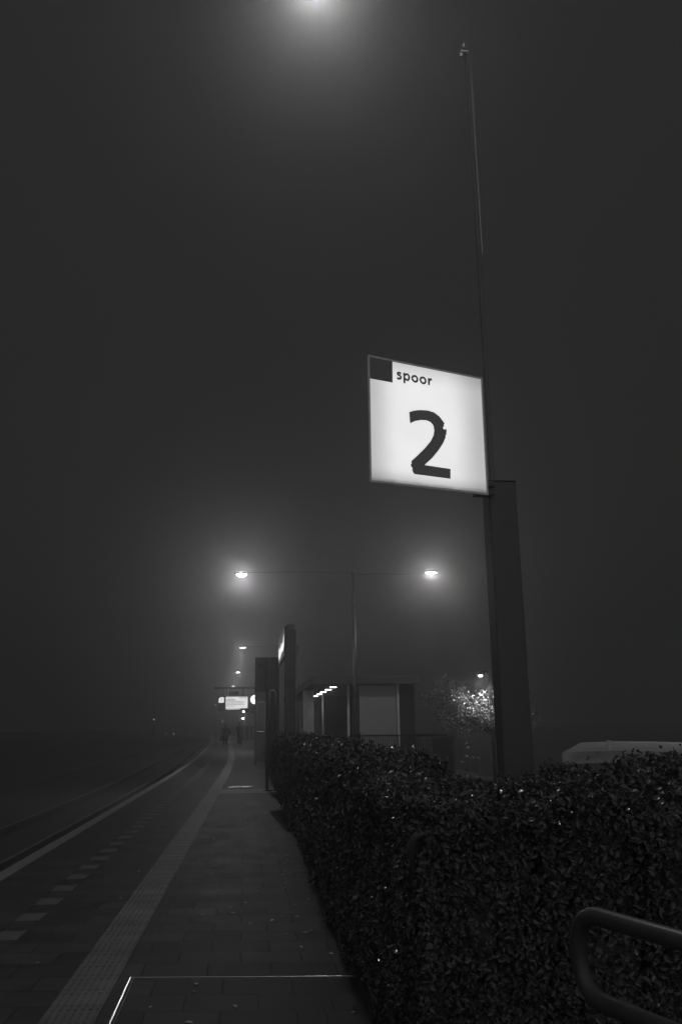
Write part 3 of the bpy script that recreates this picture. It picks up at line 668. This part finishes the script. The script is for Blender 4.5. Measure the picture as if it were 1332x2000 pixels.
MB().stroke([(-.045, 3.30), (-.02, 3.335), (.025, 3.335), (.045, 3.30), (.03, 3.26), (-.045, 3.18), (.05, 3.18)], .026, XM @ Matrix.Translation((0, 0, -.004)), .003).build('digit', M['black'], e)
MB().box(.10, .14, .03, .09, 3.46, 4.0).build('hanger', M['darkpaint'], e)
e = thing('station_clock', (.60, 60, 0), 'round glowing station clock partly hidden by the dark totem', 'clock')
ring = [(.33*math.cos(2*math.pi*i/32), 0, 3.27+.33*math.sin(2*math.pi*i/32)) for i in range(32)]
MB().tube(ring, .025, 8, closed=True).build('rim', M['darkpaint'], e)
MB().rings([[Vector((.32*math.cos(2*math.pi*i/32), y, 3.27+.32*math.sin(2*math.pi*i/32))) for i in range(32)] for y in (-.01, .08)]).build('dial', M['clock'], e)
hd = MB(); hd.box(-.012, .012, -.02, -.012, 3.27, 3.50); hd.build('hand', M['black'], e)
MB().prism([(0, 3.255), (.17, 3.20), (.18, 3.215), (0, 3.285)], XM @ Matrix.Translation((0, 0, -.012)), .003).build('hand', M['black'], e)
MB().box(-.03, .03, .03, .07, 3.6, 4.0).build('hanger', M['darkpaint'], e)

# ---------------------------------------------------------------- far shelter along the platform with two ceiling lights
e = thing('waiting_shelter', (0, 0, 0), 'distant glass waiting shelter with vertical mullions beyond the people', 'shelter')
MB().box(-.75, 2.3, 86, 104, 2.95, 3.1).build('roof', M['fascia'], e)
for x in (-.6, -.1, .35, .75, 1.2, 1.7): MB().box(x-.04, x+.04, 86.2, 86.3, 0, 2.95).build('mullion', M['clad'], e)
MB().box(-.6, 2.2, 86.32, 86.36, .2, 1.5).build('wall', M['wall'], e)
for (x, y, z) in ((-.24, 87.5, 2.93), (-.29, 86.1, 2.25)):
    MB().ell((x, y, z), .10, .10, [(-.10, .8), (-.04, 1), (.019, 1)]).build('ceiling_light', M['farlens'], e)
spot('light_source', (-.1, 88.5, 2.85), 60, e, angle=150, radius=.15)
# low tube barrier behind the people
e = thing('tube_barrier', (-.62, 79, 0), 'low pale tube barrier behind the two people', 'railing')
MB().tube(rounded([(0, 0, .75), (0, 0, .05), (-2.2, 0, .05)], .08, 6), .045, 10).build('hoop', M['clad'], e, smooth=True)
MB().tube([(-2.2, 0, 0), (-2.2, 0, .1)], .05, 8).build('leg', M['clad'], e)

# ---------------------------------------------------------------- people
def person(loc, lab, H=1.72, rz=0, stance=.10, bag=False, coat_len=.45, arm_out=.05):
    e = bpy.data.objects.new('person', None); col.objects.link(e); e.location = loc; e.rotation_euler = (0, 0, rz); tag(e, lab, 'person', 'people waiting on the platform')
    k = H/1.75; V = []; E_ = []; Rd = []
    def v(x, y, z, r, par=None, r2=None):
        V.append((x*k, y*k, z*k)); Rd.append((r*k, (r2 or r)*k)); i = len(V)-1
        if par is not None: E_.append((par, i))
        return i
    pel = v(0, 0, .95, .14, None, .11); wst = v(0, 0, 1.12, .13, pel, .10); ch = v(0, .0, 1.32, .165, wst, .12); sh0 = v(0, 0, 1.44, .10, ch, .08)
    nk = v(0, .01, 1.51, .052, sh0); jaw = v(0, -.015, 1.57, .062, nk, .07); hd = v(0, -.005, 1.645, .076, jaw, .092); v(0, .005, 1.71, .058, hd, .072)
    for s_ in (-1, 1):
        hip = v(s_*.09, 0, .88, .095, pel); kn = v(s_*(.09+stance*.3), -.02, .49, .06, hip); an = v(s_*(.09+stance*.6), .02, .09, .04, kn); v(s_*(.10+stance*.65), -.12, .035, .038, an)
        so_ = v(s_*.19, 0, 1.42, .062, sh0); el = v(s_*(.23+arm_out), .03, 1.12, .045, so_); wr = v(s_*(.22+arm_out*1.2), -.05, .88, .028, el); pm = v(s_*(.22+arm_out*1.2), -.065, .81, .032, wr, .018)
        for f_ in range(4):
            dy = -.095+f_*.02; L = (.062, .07, .066, .05)[f_]
            a = v(s_*(.22+arm_out*1.2), dy, .765, .0095, pm); v(s_*(.205+arm_out*1.2), dy+.004, .765-L, .007, a)
        a = v(s_*(.21+arm_out*1.2), -.11, .81, .011, pm); v(s_*(.20+arm_out*1.2), -.125, .765, .008, a)
    me = bpy.data.meshes.new('body'); me.from_pydata(V, E_, []); me.materials.append(M['skin'])
    o = bpy.data.objects.new('body', me); col.objects.link(o); o.parent = e
    sk = o.modifiers.new('skin', 'SKIN'); sk.use_smooth_shade = True
    for i, r in enumerate(Rd): me.skin_vertices[0].data[i].radius = r
    me.skin_vertices[0].data[0].use_root = True
    o.modifiers.new('sub', 'SUBSURF').levels = 1
    # long coat: torso and skirt, with sleeves
    c = MB(); rr = []
    for z, a, b in ((coat_len, .23, .17), (.75, .215, .16), (.95, .19, .15), (1.12, .18, .145), (1.32, .215, .155), (1.42, .20, .13), (1.49, .10, .09), (1.53, .075, .075)):
        rr.append([Vector((a*k*math.cos(2*math.pi*i/20)*(1+.03*math.sin(5*i)), b*k*math.sin(2*math.pi*i/20), z*k)) for i in range(20)])
    c.rings(rr)
    for s_ in (-1, 1):
        c.tube([Vector((s_*.17, 0, 1.42))*k, Vector((s_*.215, .005, 1.34))*k, Vector((s_*(.235+arm_out), .03, 1.12))*k, Vector((s_*(.225+arm_out*1.2), -.045, .89))*k], .082*k, 10, .052*k)
    c.build('coat', M['coat'], e, smooth=True)
    tr = MB()
    for s_ in (-1, 1): tr.tube([Vector((s_*.09, 0, .9))*k, Vector((s_*(.09+stance*.3), -.02, .49))*k, Vector((s_*(.09+stance*.6), .02, .10))*k], .105*k, 10, .065*k)
    tr.build('trousers', M['coat'], e, smooth=True)
    shoe = MB()
    for s_ in (-1, 1): shoe.ell(((.095+stance*.62)*s_*k, -.05*k, 0), .055*k, .145*k, [(0, .9), (.03, 1), (.07, .8), (.10, .45)], 14)
    shoe.build('shoe', M['hair'], e, smooth=True)
    hr = MB(); hr.ell((0, .018*k, 1.62*k), .088*k, .105*k, [(-.05*k, .8), (0, .98), (.06*k, .98), (.105*k, .72), (.13*k, .3)], 16)
    h_ = hr.build('hair', M['hair'], e, smooth=True)
    if bag:
        bg_ = MB(); bg_.box(.20*k, .44*k, -.12*k, .10*k, .38*k, .78*k); b_ = bg_.build('shoulder_bag', M['bag'], e, bevel=.04)
        MB().tube([(.42*k, 0, .76*k), (.25*k, .02, 1.2*k), (.15*k, 0, 1.47*k)], .012*k, 6).build('strap', M['bag'], e)
    return e
person((-1.60, 71, 0), 'person in a bulky dark coat standing alone in the fog below the board', 1.66, R(175), .04, True, .42, .07)
person((-.52, 76, 0), 'taller slim person in dark clothes standing near the far shelter', 1.86, R(150), .02, False, .55, .0)

# ---------------------------------------------------------------- distant small lamps across the tracks
for (x, y, z, lab, r) in ((-11.35, 110, 2.41, 'leftmost tiny distant light in the dark beyond the tracks', .05), (-8.84, 110, .65, 'low tiny distant light just above the far track', .055), (-9.9, 112, .63, 'very faint low distant light between two brighter dots', .02), (-3.83, 110, 4.08, 'tiny distant light left of the number sign', .045), (-2.83, 108, 2.07, 'tiny distant light above the standing person', .05)):
    e = thing('signal_lamp', (x, y, -1.05), lab, 'lamp', 'tiny distant lights along the railway')
    MB().tube([(0, .1, 0), (0, .1, z+1.2)], .04, 8).build('mast', M['darkpaint'], e)
    MB().box(-.12, .12, .0, .2, z+.9, z+1.2).build('housing', M['darkpaint'], e)
    MB().rings([[Vector((r*math.cos(2*math.pi*i/12), yy, z+1.05+r*math.sin(2*math.pi*i/12))) for i in range(12)] for yy in (-.03, .0)]).build('lens', M['dotlens'], e)

# ---------------------------------------------------------------- fog
hz = MB().box(-160, 160, -60, 260, -2.2, 26).build('haze', mat('haze', .5)); hz['kind'] = 'stuff'
hm = hz.data.materials[0]; n = hm.node_tree; n.nodes.clear()
out = n.nodes.new('ShaderNodeOutputMaterial'); pv = n.nodes.new('ShaderNodeVolumePrincipled')
pv.inputs['Color'].default_value = (.9, .9, .9, 1); pv.inputs['Density'].default_value = .0070; pv.inputs['Anisotropy'].default_value = .89
n.links.new(pv.outputs[0], out.inputs['Volume'])
